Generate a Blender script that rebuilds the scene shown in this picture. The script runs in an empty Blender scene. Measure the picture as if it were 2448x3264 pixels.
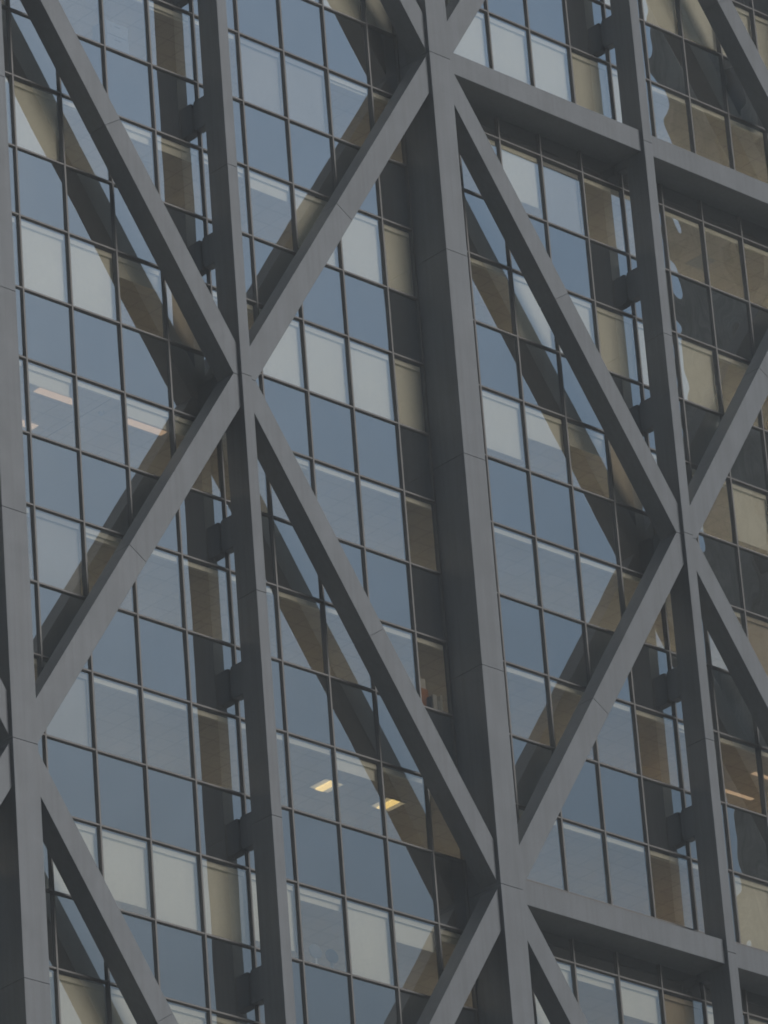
import bpy, bmesh, math, random
from mathutils import Vector, Matrix
from mathutils.bvhtree import BVHTree
random.seed(7)
S = bpy.context.scene
COL = S.collection

# ------------------------------------------------------------------ camera
CAM = Vector((-81.4846, -94.0827, -75.8531))
F_PX, IW, IH = 19255.73, 2448, 3264
RM = Matrix(((0.7343495, -0.2550557, -0.6290290),
             (-0.6751005, -0.3706993, -0.6378255),
             (-0.0704996, 0.8930446, -0.4444110)))
cd = bpy.data.cameras.new('camera')
cam = bpy.data.objects.new('camera', cd)
COL.objects.link(cam)
m4 = RM.to_4x4(); m4.translation = CAM
cam.matrix_world = m4
cd.sensor_width = 36.0
cd.sensor_fit = 'AUTO'
cd.lens = F_PX / IH * 36.0
cd.clip_start = 0.5
cd.clip_end = 3000
S.camera = cam
S.render.resolution_x = 768
S.render.resolution_y = 1024

# ------------------------------------------------------------------ sky, sun, exposure
SUN_EL, SUN_AZ = math.radians(20), math.radians(17)     # azimuth from -Y towards +X
sun_dir = Vector((math.cos(SUN_EL) * math.sin(SUN_AZ), -math.cos(SUN_EL) * math.cos(SUN_AZ), math.sin(SUN_EL)))
w = bpy.data.worlds.new("World"); S.world = w; w.use_nodes = True
nt = w.node_tree
bg = nt.nodes['Background']
sky = nt.nodes.new('ShaderNodeTexSky')
sky.sky_type = 'NISHITA'
sky.sun_disc = False
sky.sun_elevation = SUN_EL
sky.sun_rotation = math.pi - SUN_AZ
sky.altitude = 0
sky.air_density = 1.0
sky.dust_density = 1.0
sky.ozone_density = 1.0
hs = nt.nodes.new('ShaderNodeHueSaturation')
hs.inputs['Saturation'].default_value = 1.25
hs.inputs['Hue'].default_value = 0.492
nt.links.new(sky.outputs[0], hs.inputs['Color'])
# an overcast sky is duller towards the horizon
wc = nt.nodes.new('ShaderNodeTexCoord'); sx = nt.nodes.new('ShaderNodeSeparateXYZ')
nt.links.new(wc.outputs['Generated'], sx.inputs[0])
wr = nt.nodes.new('ShaderNodeMapRange'); wr.interpolation_type = 'SMOOTHSTEP'
wr.inputs['From Min'].default_value = 0.30; wr.inputs['From Max'].default_value = 0.58
wr.inputs['To Min'].default_value = 0.30; wr.inputs['To Max'].default_value = 1.22
nt.links.new(sx.outputs[2], wr.inputs[0])
wz = nt.nodes.new('ShaderNodeMapRange'); wz.interpolation_type = 'SMOOTHSTEP'      # sky dimmed overhead, added to darken the upward-left brace faces
wz.inputs['From Min'].default_value = 0.54; wz.inputs['From Max'].default_value = 0.76
wz.inputs['To Min'].default_value = 1.0; wz.inputs['To Max'].default_value = 0.25
nt.links.new(sx.outputs[2], wz.inputs[0])
wp = nt.nodes.new('ShaderNodeMath'); wp.operation = 'MULTIPLY'
nt.links.new(wr.outputs[0], wp.inputs[0]); nt.links.new(wz.outputs[0], wp.inputs[1])
wm = nt.nodes.new('ShaderNodeVectorMath'); wm.operation = 'SCALE'
nt.links.new(hs.outputs[0], wm.inputs[0]); nt.links.new(wp.outputs[0], wm.inputs['Scale'])
wt = nt.nodes.new('ShaderNodeValToRGB')
wt.color_ramp.elements[0].position = 0.28; wt.color_ramp.elements[0].color = (0.80, 0.95, 1.06, 1)
wt.color_ramp.elements[1].position = 0.56; wt.color_ramp.elements[1].color = (0.98, 1.0, 1.0, 1)
nt.links.new(sx.outputs[2], wt.inputs[0])
wv = nt.nodes.new('ShaderNodeVectorMath'); wv.operation = 'MULTIPLY'
nt.links.new(wm.outputs[0], wv.inputs[0]); nt.links.new(wt.outputs[0], wv.inputs[1])
nt.links.new(wv.outputs[0], bg.inputs['Color'])
bg.inputs['Strength'].default_value = 0.072

sd = bpy.data.lights.new('sun', 'SUN')
sd.energy = 3.1
sd.angle = math.radians(32)
sd.color = (1.0, 0.965, 0.93)
sun = bpy.data.objects.new('sun', sd); COL.objects.link(sun)
sun.rotation_euler = (-sun_dir).to_track_quat('-Z', 'Y').to_euler()
sun.location = (0, -60, 60)

S.view_settings.view_transform = 'Standard'
S.view_settings.look = 'None'
S.view_settings.gamma = 1
S.view_settings.exposure = 0.2
S.render.engine = 'CYCLES'
S.cycles.filter_width = 1.8
S.cycles.max_bounces = 10
S.cycles.transparent_max_bounces = 24

# ------------------------------------------------------------------ dimensions (metres; the window glass stands on y = 0)
PW = 1.5                       # width of a pane
H1, H2 = 1.86056, 1.97549      # spandrel row, window row
ST = H1 + H2                   # one storey
YF = -1.1546                   # front of the columns
YB = -0.462                    # back of braces and slender columns
RC = 0.115                     # braces sit this far behind the column fronts
NZ = 2.8681                    # level of a main node
TIER = 6 * ST
HX = 5 * PW
XA = -1.5583                   # a main column; the next slender one is HX further
WC, WB, WD = 0.735, 0.322, 0.595
GROUND = -77.45
def rz(j):
    k = j // 2
    return -(k * ST + (j - 2 * k) * H1)

# ------------------------------------------------------------------ materials
def mat(name):
    m = bpy.data.materials.new(name); m.use_nodes = True
    return m, m.node_tree, m.node_tree.nodes['Principled BSDF']
def texco(t, scale=(1, 1, 1)):
    c = t.nodes.new('ShaderNodeTexCoord'); mp = t.nodes.new('ShaderNodeMapping')
    mp.inputs['Scale'].default_value = scale
    t.links.new(c.outputs['Object'], mp.inputs['Vector'])
    return mp.outputs[0]
def noise(t, vec, scale, detail=4, rough=0.55):
    n = t.nodes.new('ShaderNodeTexNoise')
    n.inputs['Scale'].default_value = scale; n.inputs['Detail'].default_value = detail
    n.inputs['Roughness'].default_value = rough
    t.links.new(vec, n.inputs['Vector'])
    return n.outputs['Fac']
def ramp(t, fac, stops):
    r = t.nodes.new('ShaderNodeValToRGB')
    el = r.color_ramp.elements
    while len(el) < len(stops): el.new(0.5)
    for e, (p, c) in zip(el, stops):
        e.position = p; e.color = (*c, 1)
    t.links.new(fac, r.inputs[0])
    return r.outputs[0]
def mul(t, a, b, fac=1.0):
    mx = t.nodes.new('ShaderNodeMix'); mx.data_type = 'RGBA'; mx.blend_type = 'MULTIPLY'
    mx.inputs[0].default_value = fac
    t.links.new(a, mx.inputs[6]); t.links.new(b, mx.inputs[7])
    return mx.outputs[2]

def mottled(name, c0, c1, scale=1.5, rough=0.5, streak=0.12, metallic=0.0, spec=0.4, speck=True, island=0.0, tiles=False):
    m, t, p = mat(name)
    v = texco(t)
    base = ramp(t, noise(t, v, scale, 5), [(0.3, c0), (0.7, c1)])
    vs = texco(t, (9, 9, 0.35))
    k = 1 - streak
    st = ramp(t, noise(t, vs, 1.0, 3), [(0.35, (k, k, k)), (0.6, (1, 1, 1))])
    col = mul(t, base, st)
    if speck:
        sp = ramp(t, noise(t, v, 45, 2), [(0.3, (0.86, 0.86, 0.86)), (0.7, (1.1, 1.1, 1.1))])
        col = mul(t, col, sp)
    if island:
        ge = t.nodes.new('ShaderNodeNewGeometry')
        col = mul(t, col, ramp(t, ge.outputs['Random Per Island'], [(0.0, (1 - island,) * 3), (1.0, (1 + island,) * 3)]))
    if tiles:
        br = t.nodes.new('ShaderNodeTexBrick'); br.offset = 0
        br.inputs['Scale'].default_value = 1.0; br.inputs['Brick Width'].default_value = 0.6; br.inputs['Row Height'].default_value = 0.6
        br.inputs['Mortar Size'].default_value = 0.012
        br.inputs['Color1'].default_value = (1, 1, 1, 1); br.inputs['Color2'].default_value = (0.93, 0.93, 0.93, 1); br.inputs['Mortar'].default_value = (0.62, 0.62, 0.62, 1)
        t.links.new(v, br.inputs['Vector']); col = mul(t, col, br.outputs[0])
    t.links.new(col, p.inputs['Base Color'])
    rr = t.nodes.new('ShaderNodeMapRange')
    rr.inputs['To Min'].default_value = rough - 0.08; rr.inputs['To Max'].default_value = rough + 0.1
    t.links.new(noise(t, v, 3), rr.inputs[0]); t.links.new(rr.outputs[0], p.inputs['Roughness'])
    p.inputs['Metallic'].default_value = metallic
    p.inputs['Specular IOR Level'].default_value = spec
    return m

M = {}
M['clad'] = mottled('grey_cladding', (0.065, 0.076, 0.089), (0.083, 0.095, 0.110), 0.9, 0.48, 0.17, island=0.07)
M['mull'] = mottled('window_bar_metal', (0.064, 0.061, 0.060), (0.080, 0.077, 0.075), 2.0, 0.42, 0.08)
M['gasket'] = mottled('rubber_gasket', (0.012, 0.013, 0.015), (0.02, 0.02, 0.022), 4, 0.6, 0.05, speck=False)
M['back'] = mottled('dark_backing', (0.018, 0.020, 0.022), (0.026, 0.028, 0.030), 0.8, 0.7, 0.1)
M['blind'] = mottled('pale_blind_fabric', (0.78, 0.77, 0.70), (0.82, 0.81, 0.74), 0.7, 0.8, 0.03, island=0.05)
M['sheer'] = mottled('grey_sheer_fabric', (0.40, 0.40, 0.39), (0.46, 0.46, 0.45), 0.7, 0.8, 0.05)
M['tanblind'] = mottled('tan_blind_fabric', (0.52, 0.46, 0.37), (0.58, 0.52, 0.42), 0.7, 0.8, 0.05)
M['ceil'] = mottled('ceiling_tiles', (0.62, 0.58, 0.50), (0.70, 0.66, 0.58), 0.5, 0.85, 0.0, tiles=True)
M['carpet'] = mottled('office_carpet', (0.24, 0.235, 0.21), (0.30, 0.29, 0.26), 1.5, 0.9, 0.0)
M['iwall'] = mottled('office_wall', (0.34, 0.31, 0.26), (0.40, 0.36, 0.31), 0.5, 0.8, 0.0)
M['wood'] = mottled('brown_wood', (0.16, 0.07, 0.03), (0.22, 0.10, 0.04), 3, 0.5, 0.2)
M['paper'] = mottled('white_paper', (0.60, 0.60, 0.58), (0.70, 0.70, 0.68), 5, 0.8, 0.0)
M['card'] = mottled('brown_card', (0.40, 0.16, 0.05), (0.48, 0.20, 0.06), 5, 0.8, 0.0)
M['steel'] = mottled('pale_steel', (0.42, 0.44, 0.47), (0.48, 0.50, 0.53), 2, 0.45, 0.0)
M['dull'] = mottled('blue_grey_paint', (0.20, 0.22, 0.25), (0.24, 0.26, 0.29), 2, 0.6, 0.0)
M['black'] = mottled('black_fabric', (0.03, 0.03, 0.035), (0.05, 0.05, 0.055), 8, 0.8, 0.0)
M['stone'] = mottled('brown_stone', (0.17, 0.165, 0.155), (0.40, 0.38, 0.35), 0.6, 0.75, 0.35)
M['darkglass'] = mottled('dark_window', (0.012, 0.014, 0.016), (0.02, 0.022, 0.025), 0.3, 0.12, 0.0, speck=False)
M['asphalt'] = mottled('street_asphalt', (0.095, 0.088, 0.078), (0.13, 0.118, 0.105), 0.05, 0.9, 0.0)

def glass(name, tint, refl, bump):
    m = bpy.data.materials.new(name); m.use_nodes = True
    t = m.node_tree
    for n in list(t.nodes):
        if n.type != 'OUTPUT_MATERIAL': t.nodes.remove(n)
    out = [n for n in t.nodes if n.type == 'OUTPUT_MATERIAL'][0]
    tr = t.nodes.new('ShaderNodeBsdfTransparent'); tr.inputs[0].default_value = (*tint, 1)
    gl = t.nodes.new('ShaderNodeBsdfGlossy'); gl.inputs['Roughness'].default_value = 0.0
    gl.inputs['Color'].default_value = (0.90, 0.975, 1.0, 1)
    v = texco(t)
    b = t.nodes.new('ShaderNodeBump')
    b.inputs['Strength'].default_value = 1.0; b.inputs['Distance'].default_value = bump
    t.links.new(noise(t, v, 0.8, 0.25), b.inputs['Height'])
    t.links.new(b.outputs[0], gl.inputs['Normal'])
    lw = t.nodes.new('ShaderNodeLayerWeight'); lw.inputs['Blend'].default_value = 0.5
    pw = t.nodes.new('ShaderNodeMath'); pw.operation = 'POWER'; pw.inputs[1].default_value = 5.0
    t.links.new(lw.outputs['Facing'], pw.inputs[0])
    mr = t.nodes.new('ShaderNodeMapRange')
    mr.inputs['To Min'].default_value = refl; mr.inputs['To Max'].default_value = 1.0
    t.links.new(pw.outputs[0], mr.inputs[0])
    ge = t.nodes.new('ShaderNodeNewGeometry')
    iv = t.nodes.new('ShaderNodeMath'); iv.operation = 'SUBTRACT'; iv.inputs[0].default_value = 1.0
    t.links.new(ge.outputs['Backfacing'], iv.inputs[1])
    fm = t.nodes.new('ShaderNodeMath'); fm.operation = 'MULTIPLY'
    t.links.new(mr.outputs[0], fm.inputs[0]); t.links.new(iv.outputs[0], fm.inputs[1])
    mx = t.nodes.new('ShaderNodeMixShader')
    t.links.new(fm.outputs[0], mx.inputs[0])
    t.links.new(tr.outputs[0], mx.inputs[1]); t.links.new(gl.outputs[0], mx.inputs[2])
    t.links.new(mx.outputs[0], out.inputs[0])
    return m
M['glass'] = glass('window_glass', (0.94, 0.92, 0.88), 0.52, 0.0070)

def lamp_mat(name, col, strength):
    m, t, p = mat(name)
    p.inputs['Base Color'].default_value = (0.8, 0.8, 0.75, 1)
    p.inputs['Emission Color'].default_value = (*col, 1)
    p.inputs['Emission Strength'].default_value = strength
    return m
M['lamp_far'] = lamp_mat('office_lamp', (1.0, 0.88, 0.70), 7.5)
M['lamp_strip'] = lamp_mat('warm_strip_lamp', (1.0, 0.68, 0.44), 0.62)
M['lamp_yel'] = lamp_mat('yellow_lamp', (1.0, 0.72, 0.25), 1.5)
M['lamp_bright'] = lamp_mat('cream_lamp', (1.0, 0.92, 0.78), 26.0)
M['lamp_dim'] = lamp_mat('lamp_reflector', (1.0, 0.85, 0.55), 0.35)
M['lamp_warm'] = lamp_mat('amber_lamp', (1.0, 0.74, 0.45), 14.0)

# ------------------------------------------------------------------ mesh helpers
def box(bm, x0, x1, y0, y1, z0, z1, bev=0.0, rot=None):
    r = bmesh.ops.create_cube(bm, size=1)
    vs = r['verts']
    c = Vector(((x0 + x1) / 2, (y0 + y1) / 2, (z0 + z1) / 2))
    for v in vs:
        v.co = Vector((v.co.x * (x1 - x0), v.co.y * (y1 - y0), v.co.z * (z1 - z0)))
        if rot is not None: v.co = rot @ v.co
        v.co += c
    if bev:
        es = list({e for v in vs for e in v.link_edges})
        bmesh.ops.bevel(bm, geom=es, offset=bev, segments=1, affect='EDGES')
def prism(bm, pts, axis, a, b, bev=0.0):
    """pts: outline; axis 'y': (x,z) outline pulled from y=a to y=b; axis 'x': (y,z) outline pulled along x"""
    def P(u, v, k): return (u, k, v) if axis == 'y' else (k, u, v)
    A = [bm.verts.new(P(u, v, a)) for u, v in pts]
    B = [bm.verts.new(P(u, v, b)) for u, v in pts]
    n = len(pts)
    fs = [bm.faces.new(A), bm.faces.new(B)]
    for i in range(n):
        fs.append(bm.faces.new((A[i], A[(i + 1) % n], B[(i + 1) % n], B[i])))
    bmesh.ops.recalc_face_normals(bm, faces=fs)
    if bev:
        es = list({e for f in fs for e in f.edges})
        bmesh.ops.bevel(bm, geom=es, offset=bev, segments=1, affect='EDGES')
def clip(poly, nx, nz, d):
    """keep the side where nx*x + nz*z <= d"""
    out = []
    for i in range(len(poly)):
        p, q = poly[i], poly[(i + 1) % len(poly)]
        a = nx * p[0] + nz * p[1] - d; b = nx * q[0] + nz * q[1] - d
        if a <= 0: out.append(p)
        if (a < 0 < b) or (b < 0 < a):
            s = a / (a - b)
            out.append((p[0] + s * (q[0] - p[0]), p[1] + s * (q[1] - p[1])))
    return out

def put(name, bm, m, parent=None, base=None, stuff=False, label=None):
    """link a bmesh built in world coordinates as one mesh object"""
    base = base or Vector((0, 0, 0))
    if parent is not None and parent.type == 'MESH': root = parent.parent
    else: root = parent
    if root is not None and root.type == 'EMPTY': base = root.location.copy()
    me = bpy.data.meshes.new(name)
    bmesh.ops.translate(bm, verts=bm.verts, vec=-base)
    bm.to_mesh(me); bm.free()
    me.materials.append(M[m])
    o = bpy.data.objects.new(name, me); COL.objects.link(o)
    if parent is not None: o.parent = parent
    else: o.location = base
    if stuff: o['kind'] = 'stuff'
    if label: o['label'] = label
    return o
def thing(name, label, cat, loc, group=None):
    o = bpy.data.objects.new(name, None); COL.objects.link(o)
    o.location = loc; o['label'] = label; o['category'] = cat
    if group: o['group'] = group
    o.empty_display_size = 0.3
    return o
NB = bmesh.new

# ------------------------------------------------------------------ ground
bm = NB(); box(bm, -500, 500, -500, 500, GROUND - 0.5, GROUND)
g = put('ground', bm, 'asphalt'); g['kind'] = 'structure'

# ------------------------------------------------------------------ the tower
T = thing('office_tower', 'dark glass office tower behind an outer frame of grey columns and crossing braces', 'office tower', (13.44, 0, GROUND))
XMIN, XMAX = -16.56, 43.44
ZTOP = NZ + TIER + 0.4
majors = [XA + 2 * HX * k for k in range(-1, 4)]       # -16.56, -1.56, 13.44, 28.44, 43.44
mids = [XA + HX + 2 * HX * k for k in range(-1, 3)]
exo = []                                                # for the visibility test
def column(x, wd, yb):
    bm = NB()
    z = ZTOP
    cuts = [NZ + 5.754 * k for k in range(4, -15, -1)]
    cuts = [c for c in cuts if GROUND + 1 < c < ZTOP - 1]
    lv = [ZTOP] + cuts + [GROUND + 0.02]
    for a, b in zip(lv[:-1], lv[1:]):
        box(bm, x - wd / 2, x + wd / 2, YF, yb, b + (0.005 if b > GROUND + 1 else 0), a - 0.005, 0.005)
    box(bm, x - wd / 2 + 0.03, x + wd / 2 - 0.03, YF + 0.03, yb - 0.01, GROUND + 0.03, ZTOP - 0.05)
    o = put('column', bm, 'clad', T); exo.append(o)
for x in majors: column(x, WC, 0.12)
for x in mids: column(x, WB, YB)

DX = 0.035
def brace(xa, za, xb, zb):
    """a half diagonal from column to column, cut level at both nodes, with a joint half way"""
    lo, hi = min(za, zb), max(za, zb)
    u = Vector((xb - xa, zb - za)).normalized(); n = Vector((-u.y, u.x))
    a = Vector((xa + DX, za)) - u * 2; b = Vector((xb + DX, zb)) + u * 2
    h = n * (WD / 2)
    poly = [tuple(a - h), tuple(b - h), tuple(b + h), tuple(a + h)]
    poly = clip(poly, 0, 1, hi - 0.005); poly = clip(poly, 0, -1, -(lo + 0.005))
    poly = clip(poly, 1, 0, xb); poly = clip(poly, -1, 0, -xa)
    mid = (Vector((xa + DX, za)) + Vector((xb + DX, zb))) / 2
    dm = mid.dot(u)
    bm = NB()
    for sg in (1, -1):
        q = clip(poly, sg * u.x, sg * u.y, sg * dm - 0.005)
        prism(bm, q, 'y', YF + RC, YB, 0.005)
    c = [tuple(mid - u * 0.3 - h * 0.9), tuple(mid + u * 0.3 - h * 0.9), tuple(mid + u * 0.3 + h * 0.9), tuple(mid - u * 0.3 + h * 0.9)]
    prism(bm, c, 'y', YF + RC + 0.025, YB - 0.025)
    o = put('brace', bm, 'clad', T); exo.append(o)
for mi, xm in enumerate(mids):
    xl, xr = xm - HX, xm + HX
    for k in range(-1, 3):
        top = NZ - TIER * k; md = top - TIER / 2; bot = top - TIER
        brace(xl, top, xm, md); brace(xm, md, xr, top)
        if bot > GROUND + 5:
            brace(xl, bot, xm, md); brace(xm, md, xr, bot)
for xl, xr in [(13.4417, 28.4417), (28.4417, 43.4417)]:
    for k in range(-1, 4):
        z = NZ - TIER * k + 0.03
        bm = NB()
        xm = (xl + xr) / 2
        for a, b in ((xl + 0.1, xm - 0.05), (xm + 0.05, xr - 0.1)):
            box(bm, a, b, YF + RC + 0.004, YB - 0.004, z - 0.325, z + 0.325, 0.008)
        o = put('cross_beam', bm, 'clad', T); exo.append(o)
        bm = NB()
        box(bm, xl + WC / 2 + 0.01, xm - WB / 2 - 0.01, YB + 0.001, -0.001, z - 0.285, z - 0.22)
        box(bm, xm + WB / 2 + 0.01, xr - WC / 2 - 0.01, YB + 0.001, -0.001, z - 0.285, z - 0.22)
        o = put('soffit', bm, 'clad', T); exo.append(o)

# brackets that tie the slender columns to the floors
for xm in mids:
    for k in range(-3, 9):
        zt = -0.60 - ST * k
        bm = NB()
        hw = 0.125
        pts = [(YB - 0.05, zt - 0.01), (-0.30, zt), (-0.06, zt + 0.0), (-0.03, zt - 0.03),
               (-0.03, zt - 0.80), (-0.06, zt - 0.83), (-0.30, zt - 0.84), (YB - 0.05, zt - 0.83)]
        prism(bm, [(y, z) for y, z in pts], 'x', xm - hw, xm + hw, 0.012)
        box(bm, xm - 0.11, xm + 0.11, -0.06, 0.0, zt - 0.72, zt - 0.12)
        bmesh.ops.create_cone(bm, cap_ends=True, segments=14, radius1=0.045, radius2=0.06, depth=0.07,
                              matrix=Matrix.Translation((xm - 0.05, -0.38, zt - 0.86)))
        o = put('bracket', bm, 'clad', T); exo.append(o)

# ------------------------------------------------------------------ curtain wall grid
def gapx(i):
    """glass edges of the pane between grid lines i and i+1, or None where a main column stands"""
    x0, x1 = i * PW, (i + 1) * PW
    for xc in majors:
        if x0 < xc - WC / 2 < x1: x1 = xc - WC / 2 - 0.004
        if x0 < xc + WC / 2 < x1: x0 = xc + WC / 2 + 0.004
    return x0, x1
I0, I1, J0, J1 = -11, 28, -12, 37
for i in range(I0 + 1, I1 + 1):
    x = i * PW
    if any(abs(x - xc) < WC / 2 + 0.05 for xc in majors): continue
    bm = NB()
    box(bm, x - 0.026, x + 0.026, -0.060, 0.055, rz(J1), rz(J0), 0.004)
    box(bm, x - 0.036, x + 0.036, -0.012, 0.05, rz(J1), rz(J0))
    put('mullion', bm, 'mull', T)
for xc in majors:                                        # narrow trim beside the main columns
    for sg in (-1, 1):
        x = xc + sg * (WC / 2 + 0.028)
        if not XMIN < x < XMAX: continue
        bm = NB(); box(bm, x - 0.024, x + 0.024, -0.05, 0.055, rz(J1), rz(J0), 0.003)
        put('jamb', bm, 'mull', T)
spans = []
for a, b in zip(majors[:-1], majors[1:]): spans.append((a + WC / 2 + 0.05, b - WC / 2 - 0.05))
for j in range(J0, J1 + 1):
    z = rz(j)
    bm = NB()
    for a, b in spans:
        box(bm, a, b, -0.052, 0.05, z - 0.024, z + 0.024, 0.004)
        box(bm, a, b, -0.014, 0.048, z - 0.033, z + 0.033)
    put('transom', bm, 'mull', T)

# ---- which panes does the photograph show, and how large?
dg = []
vs, fs, off = [], [], 0
for o in exo:
    me = o.data
    for v in me.vertices: vs.append(v.co + T.location)
    for p in me.polygons: fs.append([q + off for q in p.vertices])
    off += len(me.vertices)
bvh = BVHTree.FromPolygons(vs, fs)
RT = RM.transposed()
def pix(P):
    d = RT @ (P - CAM)
    return (IW / 2 + F_PX * d.x / -d.z, IH / 2 - F_PX * d.y / -d.z)
def seen(i, j):
    x0, x1 = gapx(i); z1, z0 = rz(j), rz(j + 1)
    k = 0; N = 7
    for a in range(N):
        for b in range(N):
            P = Vector((x0 + (x1 - x0) * (a + .5) / N, -0.01, z0 + (z1 - z0) * (b + .5) / N))
            u, v = pix(P)
            if 0 < u < IW and 0 < v < IH:
                d = CAM - P; d.normalize()
                if bvh.ray_cast(P, d, 200)[0] is None: k += 1
    return k / N / N * (x1 - x0)

# blind drop in the windows: (pane, window row) -> share of the window covered, kind of fabric
BL = {}
def row(j, s):
    for tok in s.split():
        a, b = tok.split(':')
        fab = 'blind'
        if b[-1] == 's': fab = 'sheer'; b = b[:-1]
        elif b[-1] == 't': fab = 'tanblind'; b = b[:-1]
        BL[(int(a), j)] = (float(b), fab)
row(-5, '13:1 14:1 15:1 16:.9 17:1t 18:1t')
row(-3, '5:.1 6:1 7:1 8:1 9:1 10:.83 11:.83 12:1 13:1 14:1 15:.07 16:.06 17:.06 18:.06')
row(-1, '0:.1 1:.05 2:.05 3:.1 4:.08 5:1s 6:1s 7:.1 8:.08 9:.3 10:.3 11:.78 12:1s 13:.05 14:.05 15:.05 16:.05 17:.05')
row(1, '-1:1 0:1 1:.08 2:.17 3:.18 4:.12 5:.22 6:1 7:1 8:1 9:.08 10:.08 11:1 12:1 13:1 14:1 15:1 16:.08 17:.06')
row(3, '-1:1 0:1 1:1 2:.28 3:1t 4:.1 5:1 6:1 7:1 8:1 9:.83 10:.83 11:.45 12:.33 13:1t 14:1 15:.1 16:.86 17:.8t')
row(5, '-1:.25 0:.25 1:.05 2:.24 3:.24 4:.08 5:.1 6:.05 7:.05 8:.05 9:.05 10:.05 11:.05 12:.05 13:.06 14:.06 15:.06 16:1t 17:1t')
row(7, '-1:.1 0:1s 1:.12 2:.07 3:.07 4:.08 5:.07 6:.05 7:.05 8:.06 9:.05 10:.05 11:.05 12:.05 13:.06 14:.1 15:.06 16:.06 17:.06')
row(9, '-1:.05 0:1s 1:.05 2:.05 3:.05 4:.05 5:.06 6:.22 7:.06 8:.06 9:.05 10:.05 11:.05 12:.05 13:.08 14:.06 15:1 16:1')
row(11, '-1:1 0:1 1:.85 2:1 3:1 4:.86 5:.15 6:1 7:.34 8:.15 9:1 10:1 11:.15 12:.45 13:1t 14:1 15:.1 16:.1')
row(13, '-2:1 -1:1 0:1 1:1 2:1 3:1t 4:1 5:.1 6:1 7:.4')

wins, spans_ = [], []
for i in range(-11, 28 + 1):
    for j in range(J0, J1):
        x0, x1 = gapx(i)
        if x1 - x0 < 0.1 or x0 > 43: continue
        s = seen(i, j) if -7 < j < 16 and -4 < i < 21 else 0
        (wins if j % 2 else spans_).append((s, i, j))
wins.sort(reverse=True); spans_.sort(reverse=True)

def pane_bm(bm, i, j):
    x0, x1 = gapx(i); z1, z0 = rz(j), rz(j + 1)
    a = math.radians(random.gauss(0, 0.14)); b = math.radians(random.gauss(0, 0.14))
    r = Matrix.Rotation(a, 3, 'X') @ Matrix.Rotation(b, 3, 'Z')
    box(bm, x0 + 0.03, x1 - 0.03, 0.006, 0.018, z0 + 0.03, z1 - 0.03, 0, r)
def blind_bm(bm, i, j, drop, fab):
    x0, x1 = gapx(i); z1, z0 = rz(j) - 0.035, rz(j + 1) + 0.035
    y = 0.09 if fab != 'sheer' else 0.12
    zb = z1 - (z1 - z0) * drop
    m = 0.012 if fab != 'sheer' else 0.05
    box(bm, x0 + 0.012, x1 - 0.012, 0.064, 0.118, z1 - 0.15, z1 + 0.02)       # head box
    y = 0.125
    if drop > 0.06:
        box(bm, x0 + m, x1 - m, y, y + 0.004, zb, z1 - 0.12)
        if drop < 0.99: box(bm, x0 + m, x1 - m, y - 0.008, y + 0.012, zb - 0.02, zb + 0.005)
def frame_bm(bm, i, j):
    x0, x1 = gapx(i); z1, z0 = rz(j) - 0.03, rz(j + 1) + 0.03
    x0 += 0.03; x1 -= 0.03
    for c in ((x0, x0 + 0.035, z0, z1), (x1 - 0.035, x1, z0, z1)):
        box(bm, c[0], c[1], 0.022, 0.06, c[2], c[3])
    box(bm, x0 + 0.035, x1 - 0.035, 0.022, 0.06, z0, z0 + 0.03)
    box(bm, x0 + 0.035, x1 - 0.035, 0.022, 0.06, z1 - 0.03, z1)
def getbl(i, j):
    if (i, j) in BL: return BL[(i, j)]
    r = random.Random(i * 131 + j)
    return (r.choice([1, 1, .08, .08, .1, .3, .5]), 'blind')
for s, i, j in wins[:100]:
    if s <= 0: continue
    drop, fab = getbl(i, j)
    lab = ('window with its %s blind fully lowered' % {'blind': 'pale', 'sheer': 'grey sheer', 'tanblind': 'tan'}[fab]) if drop > .99 else \
          ('window with its pale blind part lowered' if drop > .2 else 'window with its blind rolled up, ceiling showing')
    bm = NB(); frame_bm(bm, i, j); f = put('window', bm, 'gasket', T, label=lab)
    bm = NB(); pane_bm(bm, i, j); put('pane', bm, 'glass', f)
    bm = NB(); blind_bm(bm, i, j, drop, fab); put('blind', bm, fab, f)
fbm, pbm, bbm = NB(), NB(), NB()
for s, i, j in [q for q in wins[:100] if q[0] <= 0] + wins[100:]:
    frame_bm(fbm, i, j); pane_bm(pbm, i, j); blind_bm(bbm, i, j, getbl(i, j)[0], 'blind')
f = put('window', fbm, 'gasket', T, stuff=True)
o = put('pane', pbm, 'glass', f, stuff=True)
o = put('blind', bbm, 'blind', f, stuff=True)
def back_bm(bm, i, j):
    x0, x1 = gapx(i); z1, z0 = rz(j), rz(j + 1)
    box(bm, x0 + 0.02, x1 - 0.02, 0.026, 0.06, z0 + 0.02, z1 - 0.02)
for s, i, j in spans_[:100]:
    if s <= 0: continue
    bm = NB(); back_bm(bm, i, j); b = put('spandrel_panel', bm, 'back', T)
    bm = NB(); pane_bm(bm, i, j); put('pane', bm, 'glass', b)
bbm, pbm = NB(), NB()
for s, i, j in [q for q in spans_[:100] if q[0] <= 0] + spans_[100:]:
    back_bm(bbm, i, j); pane_bm(pbm, i, j)
b = put('spandrel_panel', bbm, 'back', T, stuff=True)
put('pane', pbm, 'glass', b, stuff=True)

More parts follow.
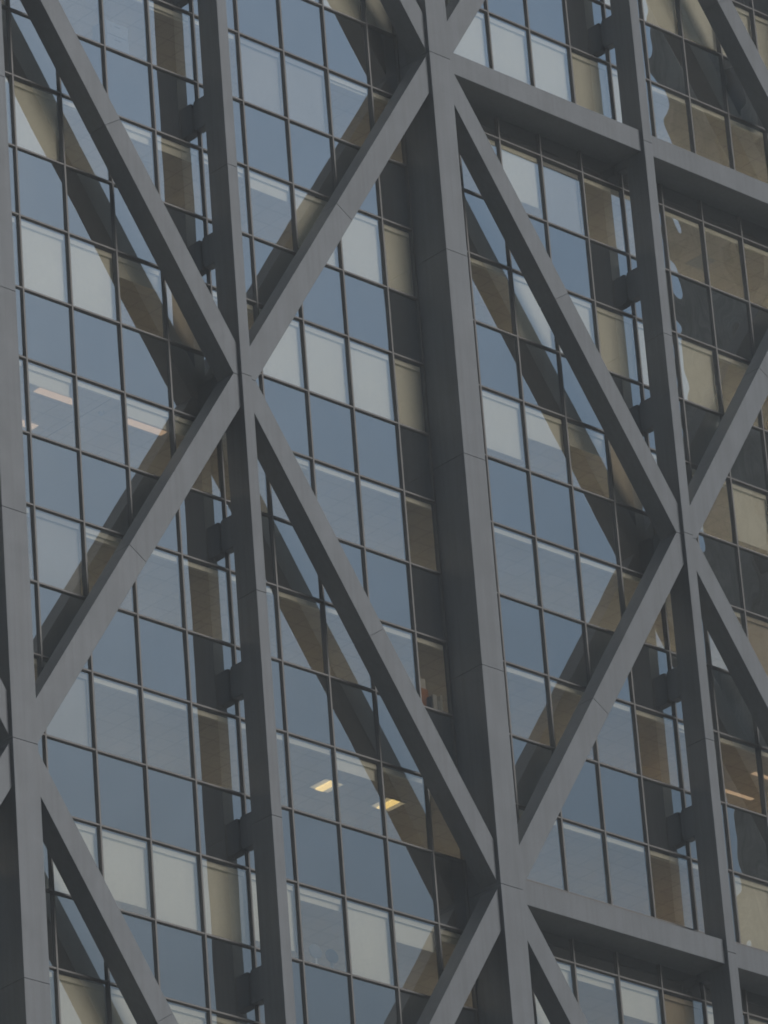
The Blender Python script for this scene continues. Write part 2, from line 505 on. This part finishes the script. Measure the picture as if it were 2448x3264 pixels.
# ------------------------------------------------------------------ inside the tower
DEEP = 8.0
for j in range(J0 + 1, J1, 2):            # j odd: top of a window row
    z = rz(j)
    bm = NB()
    box(bm, XMIN, XMAX, 0.065, DEEP, z - 0.05, z + 0.02)
    if -6 < j < 14:
        # joints between the ceiling boards
        c = put('ceiling', bm, 'ceil', T)
        bm = NB()
        box(bm, XMIN + 1, 21.5, 3.6, 3.85, z - 0.075, z - 0.052)
        box(bm, XMIN + 1, 21.5, 5.8, 6.05, z - 0.075, z - 0.052)
        put('ceiling_light', bm, 'lamp_far', c)
        bm = NB()
        box(bm, 22.0, XMAX, 3.7, 3.9, z - 0.075, z - 0.052)
        box(bm, 22.0, XMAX, 5.8, 6.0, z - 0.075, z - 0.052)
        put('ceiling_light', bm, 'lamp_warm' if j >= 7 else 'lamp_bright', c)
        if j == 7:
            for xx in (25.0, 27.2, 29.4):
                bm = NB(); box(bm, xx, xx + 1.2, 1.1, 1.22, z - 0.07, z - 0.052); box(bm, xx, xx + 1.2, 2.3, 2.42, z - 0.07, z - 0.052)
                put('ceiling_light', bm, 'lamp_strip', c)
        if j == 5:
            for x0, x1, y0, y1 in ((1.12, 2.32, 0.83, 1.06), (3.86, 5.06, 0.83, 1.06), (1.12, 2.32, 2.34, 2.57)):
                bm = NB(); box(bm, x0, x1, y0, y1, z - 0.07, z - 0.052); put('ceiling_light', bm, 'lamp_strip', c)
            bm = NB()
            bmesh.ops.create_cone(bm, cap_ends=True, segments=20, radius1=0.075, radius2=0.055, depth=0.06,
                                  matrix=Matrix.Translation((3.13, 0.98, z - 0.08)) @ Matrix.Rotation(math.pi, 4, 'X'))
            put('smoke_detector', bm, 'steel', c)
            bm = NB(); box(bm, 2.865, 2.88, 0.15, 3.5, z - 0.054, z - 0.051); put('ceiling_joint', bm, 'black', c)
        if j == 9:
            for xx in (9.95, 11.95):
                yy = 1.33
                bm = NB()
                box(bm, xx + 0.20, xx + 0.42, yy + 0.02, yy + 0.58, z - 0.09, z - 0.056)
                lt = put('ceiling_light', bm, 'lamp_yel', c)
                bm = NB(); box(bm, xx, xx + 0.62, yy, yy + 0.6, z - 0.055, z - 0.0505); put('lamp_reflector', bm, 'lamp_dim', c)
                bm = NB()
                for a in (xx - 0.02, xx + 0.62): box(bm, a, a + 0.02, yy - 0.02, yy + 0.62, z - 0.075, z - 0.051)
                for a in (yy - 0.02, yy + 0.60): box(bm, xx, xx + 0.62, a, a + 0.02, z - 0.075, z - 0.051)
                put('lamp_trim', bm, 'steel', c)
        if j == -1:
            bm = NB()
            for a in range(6): box(bm, 25.2 + a * 0.1, 25.26 + a * 0.1, 1.2, 1.8, z - 0.07, z - 0.052)
            put('air_vent', bm, 'steel', c)
    else:
        put('ceiling', bm, 'ceil', T)
    z = rz(j + 1)
    bm = NB(); box(bm, XMIN, XMAX, 0.10, DEEP, z - 0.30, z - 0.12); put('floor_slab', bm, 'carpet', T)
bm = NB(); box(bm, XMIN, XMAX, DEEP, DEEP + 0.3, GROUND, ZTOP); put('core_wall', bm, 'iwall', T)
bm = NB()
for x in (XMIN - 0.2, XMAX): box(bm, x, x + 0.2, 0.13, 30, GROUND, ZTOP)
put('side_wall', bm, 'back', T)
bm = NB(); box(bm, XMIN, XMAX, 29.7, 30, GROUND, ZTOP); put('rear_wall', bm, 'back', T)
bm = NB(); box(bm, XMIN - 0.2, XMAX + 0.2, 0.1, 30, ZTOP, ZTOP + 0.4); put('roof', bm, 'clad', T)
bm = NB(); box(bm, XMIN, XMAX, 0.0, 0.3, GROUND, rz(J1) - 0.05); put('base_wall', bm, 'clad', T)

# ------------------------------------------------------------------ things standing inside the windows
z8 = rz(8)
bm = NB()
for a, b, c, d in ((12.06, 13.0, z8 - 0.12, z8 - 0.02), (12.06, 13.0, z8 + 0.02, z8 + 0.05)): box(bm, a, b, 0.15, 0.5, c, d)
box(bm, 12.06, 12.09, 0.15, 0.5, z8 - 0.02, z8 + 0.02); box(bm, 12.97, 13.0, 0.15, 0.5, z8 - 0.02, z8 + 0.02)
o = put('low_shelf', bm, 'wood', base=Vector((12.5, 0.3, z8 - 0.12)))
o['label'] = 'low wooden shelf behind the window beside the thick column, carrying folders'; o['category'] = 'shelf'
zb = z8 + 0.052
def item(name, x0, x1, z0, z1, m, label, cat, y0=0.17, y1=0.42, tilt=0, group=None):
    bm = NB(); r = Matrix.Rotation(tilt, 3, 'Y')
    box(bm, x0, x1, y0, y1, z0, z1, 0.006, r)
    o = put(name, bm, m, base=Vector(((x0 + x1) / 2, (y0 + y1) / 2, z0)))
    o['label'] = label; o['category'] = cat
    if group: o['group'] = group
item('cardboard_box', 12.30, 12.62, zb, zb + 0.66, 'card', 'orange brown box standing on the window shelf behind the folders', 'box', 0.30, 0.49)
item('paper_pack', 12.28, 12.56, zb + 0.665, zb + 0.93, 'paper', 'white paper pack on top of the orange brown box in the window', 'paper', 0.31, 0.48)
item('folder', 12.52, 12.57, zb + 0.004, zb + 0.42, 'black', 'dark thin folder, first in the row on the window shelf', 'folder', 0.16, 0.285, 0.05)
item('folder', 12.62, 12.76, zb + 0.003, zb + 0.50, 'paper', 'broad white folder standing in the middle of the window shelf', 'folder', 0.16, 0.285, 0.0)
item('folder', 12.79, 12.84, zb + 0.004, zb + 0.36, 'paper', 'short pale folder leaning next to the broad white one', 'folder', 0.16, 0.285, -0.05)
item('folder', 12.87, 12.95, zb + 0.003, zb + 0.54, 'blind', 'tall cream folder at the end of the window shelf by the thick column', 'folder', 0.16, 0.40, 0.0)

zf = rz(0) - 0.118
t = thing('filing_cabinet', 'blue grey filing cabinet standing behind the glass of an upper left window', 'cabinet', (3.75, 0.55, zf))
bm = NB(); box(bm, 3.37, 4.13, 0.32, 0.80, zf + 0.001, zf + 1.2, 0.01); put('cabinet_body', bm, 'dull', t)
for k in range(3):
    bm = NB(); box(bm, 3.40, 4.10, 0.298, 0.318, zf + 0.05 + k * 0.38, zf + 0.40 + k * 0.38, 0.005); d = put('drawer', bm, 'dull', t)
    bm = NB(); box(bm, 3.66, 3.84, 0.275, 0.297, zf + 0.30 + k * 0.38, zf + 0.32 + k * 0.38); put('handle', bm, 'dull', d)
zf = rz(12) - 0.118
for cx, lab in ((8.52, 'left office chair with a round back behind the lower middle window'), (9.04, 'right office chair with a round back behind the lower middle window')):
    t = thing('office_chair', lab, 'chair', (cx, 0.75, zf), 'office chairs behind the window')
    bm = NB()
    bmesh.ops.create_uvsphere(bm, u_segments=18, v_segments=10, radius=0.21, matrix=Matrix.Translation((cx, 0.60, zf + 0.82)) @ Matrix.Diagonal((1, 0.22, 0.85, 1)))
    put('backrest', bm, 'dull', t)
    bm = NB(); box(bm, cx - 0.22, cx + 0.22, 0.62, 1.05, zf + 0.44, zf + 0.52, 0.03); put('seat', bm, 'black', t)
    bm = NB(); box(bm, cx - 0.03, cx + 0.03, 0.585, 0.64, zf + 0.47, zf + 0.75); put('back_post', bm, 'steel', t)
    bm = NB(); bmesh.ops.create_cone(bm, cap_ends=True, segments=12, radius1=0.03, radius2=0.03, depth=0.38, matrix=Matrix.Translation((cx, 0.83, zf + 0.25)))
    for a in range(5):
        r = Matrix.Rotation(a * 2 * math.pi / 5, 3, 'Z'); c = r @ Vector((0.13, 0, 0))
        box(bm, cx + c.x - 0.13, cx + c.x + 0.13, 0.83 + c.y - 0.02, 0.83 + c.y + 0.02, zf + 0.02, zf + 0.06, 0, r)
    put('base', bm, 'steel', t)

# ------------------------------------------------------------------ the stone tower next door, seen only as a mirror image
X0, Y0 = 63.5, -36.9
N_ = thing('stone_tower', 'dark brown stone tower mirrored in the glass at the right edge', 'office tower', (X0 + 20, Y0 + 24, GROUND))
H_ = 46.0
bm = NB(); box(bm, X0 + 0.5, X0 + 40, Y0 + 0.5, Y0 + 50, GROUND, H_); put('wall', bm, 'stone', N_)
bm = NB()
k = 0; y = Y0
while y < Y0 + 50:
    wd = 0.9 if k % 4 else 1.5
    box(bm, X0, X0 + 0.52, y, y + (wd if k else 3.2), GROUND, H_ + 1.0, 0.04); y += 2.6 if k else 4.6; k += 1
x = X0 + 4.6
while x < X0 + 40:
    box(bm, x, x + 0.9, Y0, Y0 + 0.52, GROUND, H_ + 1.0, 0.04); x += 2.6
put('pier', bm, 'stone', N_, stuff=True)
bm = NB()
z = GROUND + 5
while z < H_ - 3:
    box(bm, X0 + 0.42, X0 + 0.49, Y0 + 2, Y0 + 50, z, z + 2.1)
    box(bm, X0 + 1, X0 + 40, Y0 + 0.42, Y0 + 0.49, z, z + 2.1); z += 3.7
put('window', bm, 'darkglass', N_, stuff=True)

# unseen block added left of the tower, to keep skylight off the column sides
B_ = thing('shade_block', 'unseen stone block added left of the glass tower to shade the column sides', 'shade block', (-52, 15, GROUND))
bm = NB(); box(bm, -74, -30.5, -19.5, 50, GROUND, 46); put('wall', bm, 'stone', B_)
bm = NB()
y = -20
while y < 49:
    box(bm, -30.52, -30, y, y + 1.1, GROUND, 47, 0.04); y += 3.0
x = -74
while x < -31:
    box(bm, x, x + 1.1, -20, -19.48, GROUND, 47, 0.04); x += 3.0
put('pier', bm, 'stone', B_, stuff=True)
bm = NB()
z = GROUND + 5
while z < 42:
    box(bm, -30.51, -30.44, -18, 49, z, z + 2.1); box(bm, -73, -32, -19.56, -19.49, z, z + 2.1); z += 3.7
put('window', bm, 'darkglass', B_, stuff=True)

# ------------------------------------------------------------------ thin haze round everything
bm = NB(); box(bm, -520, 520, -520, 520, GROUND - 2, 52)
me = bpy.data.meshes.new('haze'); bm.to_mesh(me); bm.free()
hz = bpy.data.objects.new('haze', me); COL.objects.link(hz); hz['kind'] = 'stuff'
hm = bpy.data.materials.new('haze'); hm.use_nodes = True; t = hm.node_tree
for n in list(t.nodes):
    if n.type != 'OUTPUT_MATERIAL': t.nodes.remove(n)
pv = t.nodes.new('ShaderNodeVolumePrincipled'); pv.inputs['Color'].default_value = (0.86, 0.93, 0.98, 1)
pv.inputs['Density'].default_value = 0.0008
t.links.new(pv.outputs[0], [n for n in t.nodes if n.type == 'OUTPUT_MATERIAL'][0].inputs['Volume'])
me.materials.append(hm)
